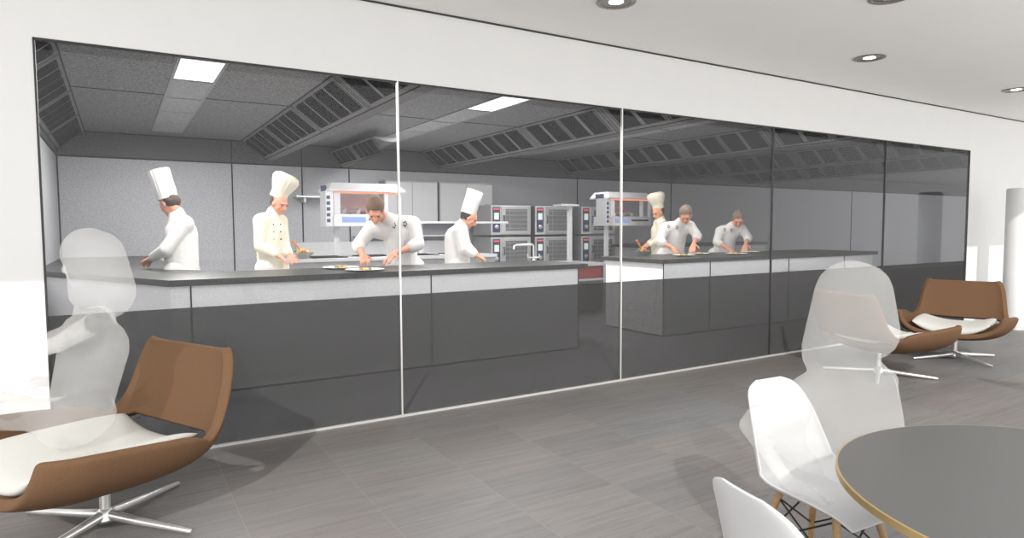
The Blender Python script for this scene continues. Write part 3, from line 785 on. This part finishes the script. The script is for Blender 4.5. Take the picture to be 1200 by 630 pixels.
# translucent visitors
person('g1', 'translucent white figure with bobbed hair seated in the front left lounge chair', (-.08, -1.05),
       dict(hip=(-.14, .0, .56), chest=(-.04, .0, .92), neck=(-.04, 0, 1.16), head=(-.045, -.02, 1.345), face=(-.95, .1, -.10),
            shL=(-.14, .22, 1.03), elL=(-.44, .30, .88), wrL=(-.72, .30, .84), haL=(-.9, .30, .84),
            shR=(.0, -.18, 1.02), elR=(-.33, -.20, .90), wrR=(-.62, -.14, .86), haR=(-.8, -.1, .86),
            knL=(-.70, .22, .58), knR=(-.72, -.02, .58), anL=(-.80, .24, .09), anR=(-.82, .0, .09)),
       s=1.18, jm=None, hair='ghost_soft', hairlong=(1.1, .13), facing=(-1, .0), vox=.010)
person('g2', 'translucent white figure with long hair seated in a white shell chair at the round table', (2.48, -3.25),
       dict(hip=(.11, .0, .575), chest=(.10, .02, .76), neck=(.12, 0, .97), head=(.12, -.02, 1.20), face=(.55, -.80, -.10),
            shL=(.24, .02, .86), elL=(.25, -.06, .66), wrL=(.30, -.20, .54), haL=(.30, -.32, .52),
            shR=(-.05, -.02, .87), elR=(-.33, -.02, .69), wrR=(-.22, -.16, .50), haR=(-.12, -.28, .49),
            knL=(.38, -.36, .50), knR=(.22, -.46, .50), anL=(.36, -.34, .09), anR=(.20, -.44, .09)),
       s=1.05, jm=None, hair='ghost', hairlong=(1.35, .22), extra=(((.11, -.03, 1.24), (.13, -.06, 1.08), .115, .112), ((.0, 0, .80), (-.27, -.02, .70), .13, .08), ((.10, 0, .62), (.10, 0, .82), .19, .17), ((-.05, 0, .60), (-.24, -.02, .68), .12, .07)), facing=(.52, -.85), vox=.010)

# ------------------------------------------------------------------ lounge chairs
def interp(tab, s):
    n = len(tab)-1; i = min(int(s*n), n-1); f = s*n-i
    # catmull-rom
    p0, p1, p2, p3 = tab[max(i-1, 0)], tab[i], tab[i+1], tab[min(i+2, n)]
    return tuple(.5*((2*b)+(-a+c)*f+(2*a-5*b+4*c-d)*f*f+(-a+3*b-3*c+d)*f**3) for a, b, c, d in zip(p0, p1, p2, p3))

def lounge(label, loc, rz, ws, legrot, bw=1.0):
    t = thing('lounge_chair', label, 'lounge chair', loc, rz, 'tan swivel lounge chairs with steel star bases')
    #      x     z    halfw  lift  power
    T = [(.53, .325, .50*ws, .245, 2.6), (.34, .285, .545*ws, .275, 2.6), (.12, .275, .55*ws, .265, 2.6), (-.05, .275, .54*ws, .245, 2.6),
         (-.20, .290, .525*ws, .215, 2.5), (-.31, .335, .50*ws, .165, 2.4), (-.375, .42, .475*ws*bw, .105, 2.4), (-.415, .54, .45*ws*bw, .06, 2.4),
         (-.455, .68, .43*ws*bw, .045, 2.4), (-.50, .86, .40*ws*bw, .04, 2.4)]
    NS, NU = 54, 32
    bm = bmesh.new(); grid = []
    for i in range(NS+1):
        s = i/NS; x, z, w, L, pw = interp(T, s)
        a = interp(T, max(0, s-.01)); b = interp(T, min(1, s+.01)); tx, tz = b[0]-a[0], b[1]-a[1]; q = math.hypot(tx, tz); tx /= q; tz /= q
        nx, nz = -tz*-1, tx*-1    # normal pointing up / forward
        if nz < 0 and s < .5: nx, nz = -nx, -nz
        nx, nz = (tz, -tx)
        ws2 = 1.0
        e = (1-s)*NS/4.5
        if e < 1: ws2 = 1-.14*(1-math.sqrt(max(0, 1-(1-e)**2)))
        e = s*NS/5
        if e < 1: ws2 = 1-.10*(1-math.sqrt(max(0, 1-(1-e)**2)))
        row = []
        for j in range(NU+1):
            u = -1+2*j/NU; h = L*abs(u)**pw
            row.append(bm.verts.new((x+nx*h, math.copysign(w*ws2*math.sin(min(1, abs(u))*PI/2*.96)/math.sin(PI/2*.96), u) if abs(u) > 1e-6 else 0, z+nz*h)))
        grid.append(row)
    for i in range(NS):
        for j in range(NU):
            s = (i+.5)/NS; u = -1+2*(j+.5)/NU
            lim = .66
            if .585 < s < .665 and abs(u) < lim*(1-.25*abs((s-.625)/.04)**3): continue
            bm.faces.new((grid[i][j], grid[i][j+1], grid[i+1][j+1], grid[i+1][j]))
    for v in [v for v in bm.verts if not v.link_faces]: bm.verts.remove(v)
    o = put('shell', bm, M['fabric'], t, True, angle=180)
    sm = o.modifiers.new('sm', 'SMOOTH'); sm.iterations = 3; sm.factor = .4
    so = o.modifiers.new('so', 'SOLIDIFY'); so.thickness = .052; so.offset = 0; so.use_even_offset = False
    ss = o.modifiers.new('ss', 'SUBSURF'); ss.levels = 2; ss.render_levels = 2
    bake(o)
    # cushion
    bm = bmesh.new(); nu, nv = 26, 20; top = []; bot = []
    for i in range(nu+1):
        ra, rb = [], []
        for j in range(nv+1):
            u = -1+2*i/nu; v = -1+2*j/nv
            th = .072*(max(0, (1-u**4))*max(0, (1-v**4)))**.5
            px = .08+.41*u*(1-.05*v*v); py = .38*ws*v*(1-.05*u*u)
            sag = .11*abs(v)**2.6
            ra.append(bm.verts.new((px, py, .345+sag+th*1.1))); rb.append(bm.verts.new((px, py, .345+sag-th*.55)))
        top.append(ra); bot.append(rb)
    for g_, fl_ in ((top, 1), (bot, -1)):
        for i in range(nu):
            for j in range(nv): bm.faces.new((g_[i][j], g_[i+1][j], g_[i+1][j+1], g_[i][j+1])[::fl_])
    bmesh.ops.remove_doubles(bm, verts=bm.verts, dist=.0008)
    c = put('cushion', bm, M['cushion'], t, True, angle=180)
    ss = c.modifiers.new('ss', 'SUBSURF'); ss.levels = 1; ss.render_levels = 1
    # base
    bm = bmesh.new(); lathe(bm, [(.026, .035), (.026, .24), (.05, .252), (.05, .262)], seg=24); put('post', bm, M['chrome'], t, True)
    bm = bmesh.new(); lathe(bm, [(.04, .015), (.05, .03), (.045, .06), (.028, .085)], seg=24); put('hub', bm, M['chrome'], t, True)
    for k in range(4):
        a = legrot-rz+k*PI/2; d = Vector((math.cos(a), math.sin(a), 0))
        bm = bmesh.new(); tube(bm, [d*.03+Vector((0, 0, .05)), d*.2+Vector((0, 0, .036)), d*.5+Vector((0, 0, .016)), d*.51+Vector((0, 0, .014))], [.026, .02, .013, .008], 12)
        put('leg', bm, M['chrome'], t, True)
    return t
lounge('tan lounge chair with off-white cushion at the front left, largest in view', (-.10, -.98, 0), math.radians(207), 1.0, math.radians(-45))
lounge('tan lounge chair seen from behind, in front of the right end of the kitchen window', (6.57, -1.2, 0), math.radians(-15), 1.0, math.radians(-62))
lounge('tan lounge chair facing the viewer beside the white column', (8.12, -1.2, 0), math.radians(197), 1.0, math.radians(-24), .94)

# ------------------------------------------------------------------ shell chairs and tables
def shell_chair(label, loc, rz, group):
    t = thing('shell_chair', label, 'chair', loc, rz, group)
    T = [(.245, .425, .20, .004), (.20, .450, .225, .018), (.10, .452, .235, .035), (-.02, .445, .235, .05), (-.12, .445, .232, .065),
         (-.185, .475, .225, .075), (-.215, .55, .215, .07), (-.235, .64, .20, .055), (-.26, .73, .18, .04), (-.285, .81, .145, .02), (-.295, .845, .07, .005)]
    NS, NU = 44, 20; bm = bmesh.new(); grid = []
    for i in range(NS+1):
        s = i/NS; x, z, w, L = interp(T, s); a = interp(T, max(0, s-.01)); b = interp(T, min(1, s+.01))
        tx, tz = b[0]-a[0], b[1]-a[1]; q = math.hypot(tx, tz); nx, nz = tz/q, -tx/q
        row = []
        for j in range(NU+1):
            u = -1+2*j/NU; h = L*abs(u)**2.2
            row.append(bm.verts.new((x+nx*h, w*math.sin(u*PI/2*.95)/math.sin(PI/2*.95), z+nz*h)))
        grid.append(row)
    for i in range(NS):
        for j in range(NU): bm.faces.new((grid[i][j], grid[i][j+1], grid[i+1][j+1], grid[i+1][j]))
    o = put('seat_shell', bm, M['shell'], t, True, angle=180)
    so = o.modifiers.new('so', 'SOLIDIFY'); so.thickness = .009; so.offset = 0
    ss = o.modifiers.new('ss', 'SUBSURF'); ss.levels = 1; ss.render_levels = 1
    bake(o)
    top = [(.12, .11), (.12, -.11), (-.13, .11), (-.13, -.11)]; bot = [(.22, .21), (.22, -.21), (-.23, .21), (-.23, -.21)]
    for (a, b), (c, d) in zip(top, bot):
        bm = bmesh.new(); tube(bm, [(a, b, .42), ((a+c)/2, (b+d)/2, .21), (c, d, .0)], [.014, .015, .010], 12); put('leg', bm, M['wood'], t, True)
    bm = bmesh.new()
    P = lambda k, f: Vector((top[k][0]+(bot[k][0]-top[k][0])*f, top[k][1]+(bot[k][1]-top[k][1])*f, .42*(1-f)))
    for a, b in ((0, 1), (0, 2), (1, 3), (2, 3)):
        tube(bm, [P(a, .05), P(b, .5)], .004, 6); tube(bm, [P(b, .05), P(a, .5)], .004, 6)
    put('brace', bm, M['wire'], t, True)
    return t
def table(label, x, y, r=.693):
    t = thing('round_table', label, 'table', (x, y, 0), 0, 'round café tables')
    bm = bmesh.new(); lathe(bm, [(.001, .716), (r-.006, .716), (r-.006, .7405), (.001, .7405)], seg=128, cap=False); put('tabletop', bm, M['ttop'], t, True, angle=30)
    bm = bmesh.new(); lathe(bm, [(r-.006, .716), (r, .718), (r, .739), (r-.005, .7408), (r-.006, .7405), (r-.006, .716)], seg=128, cap=False); put('edge_band', bm, M['brass'], t, True, angle=40)
    bm = bmesh.new(); lathe(bm, [(.04, .02), (.035, .70), (.12, .715)], seg=24); put('pedestal', bm, M['chrome'], t, True)
    bm = bmesh.new(); lathe(bm, [(.001, 0), (.30, 0), (.30, .008), (.05, .022), (.001, .022)], seg=40, cap=False); put('base', bm, M['chrome'], t, True)
    return t
GA = 'white shell chairs by the café table'
table('round grey-topped café table with brass edge in the bottom right corner', 2.341, -4.193)
ca = shell_chair('white shell chair at the far side of the round table, under the seated translucent figure', (2.38, -3.32, 0), math.radians(-93), GA)
cb = dup(ca, (1.60, -3.83, 0), math.radians(-12), 'white shell chair at the bottom edge, left of the round table, seen from behind')

dup(ca, (6.78, -3.02, 0), math.radians(8), 'white shell chair just outside the right edge, its shadow falling into view', GA)

# ------------------------------------------------------------------ light
w = bpy.data.worlds.new('world'); bpy.context.scene.world = w; w.use_nodes = True
bg = w.node_tree.nodes['Background']; bg.inputs[0].default_value = (1, .995, .985, 1); bg.inputs[1].default_value = 2.1
sd = bpy.data.lights.new('sun', 'SUN'); sd.energy = 2.5; sd.angle = math.radians(.5); sd.color = (1, .97, .93)
so = bpy.data.objects.new('sun', sd); C.objects.link(so)
az, el = math.radians(32.5), math.radians(31)
d = Vector((math.sin(az)*math.cos(el), math.cos(az)*math.cos(el), -math.sin(el)))
so.rotation_euler = d.to_track_quat('-Z', 'Y').to_euler()
def area(x, y, z, sx, sy, e, col=(1, .98, .95)):
    l = bpy.data.lights.new('kitchen_lamp', 'AREA'); l.shape = 'RECTANGLE'; l.size = sx; l.size_y = sy; l.energy = e; l.color = col
    o = bpy.data.objects.new('kitchen_lamp', l); C.objects.link(o); o.location = (x, y, z)
for x, e_ in ((.76, 240), (4.24, 215), (7.6, 85), (11.1, 10)): area(x, 3.6, KZ-.03, .36, 5.2, e_)

# ------------------------------------------------------------------ camera
cd = bpy.data.cameras.new('camera'); cam = bpy.data.objects.new('camera', cd); C.objects.link(cam)
cd.sensor_width = 36; cd.lens = 36*758.667/1200; cd.clip_start = .05; cd.clip_end = 200
yaw, pitch, roll = .547305, .0626990, -.00419207
F = Vector((math.sin(yaw)*math.cos(pitch), math.cos(yaw)*math.cos(pitch), -math.sin(pitch)))
R0 = Vector((math.cos(yaw), -math.sin(yaw), 0)); U0 = R0.cross(F)
c, s = math.cos(roll), math.sin(roll)
R_ = c*R0+s*U0; U_ = -s*R0+c*U0
cam.matrix_world = Matrix(((R_.x, U_.x, -F.x, 0), (R_.y, U_.y, -F.y, -4.82246), (R_.z, U_.z, -F.z, 1.5), (0, 0, 0, 1)))
sc = bpy.context.scene; sc.camera = cam
sc.view_settings.view_transform = 'Standard'; sc.view_settings.look = 'None'; sc.view_settings.gamma = 1; sc.view_settings.exposure = 0
sc.view_settings.use_curve_mapping = False
sc.cycles.max_bounces = 8; sc.cycles.transparent_max_bounces = 32
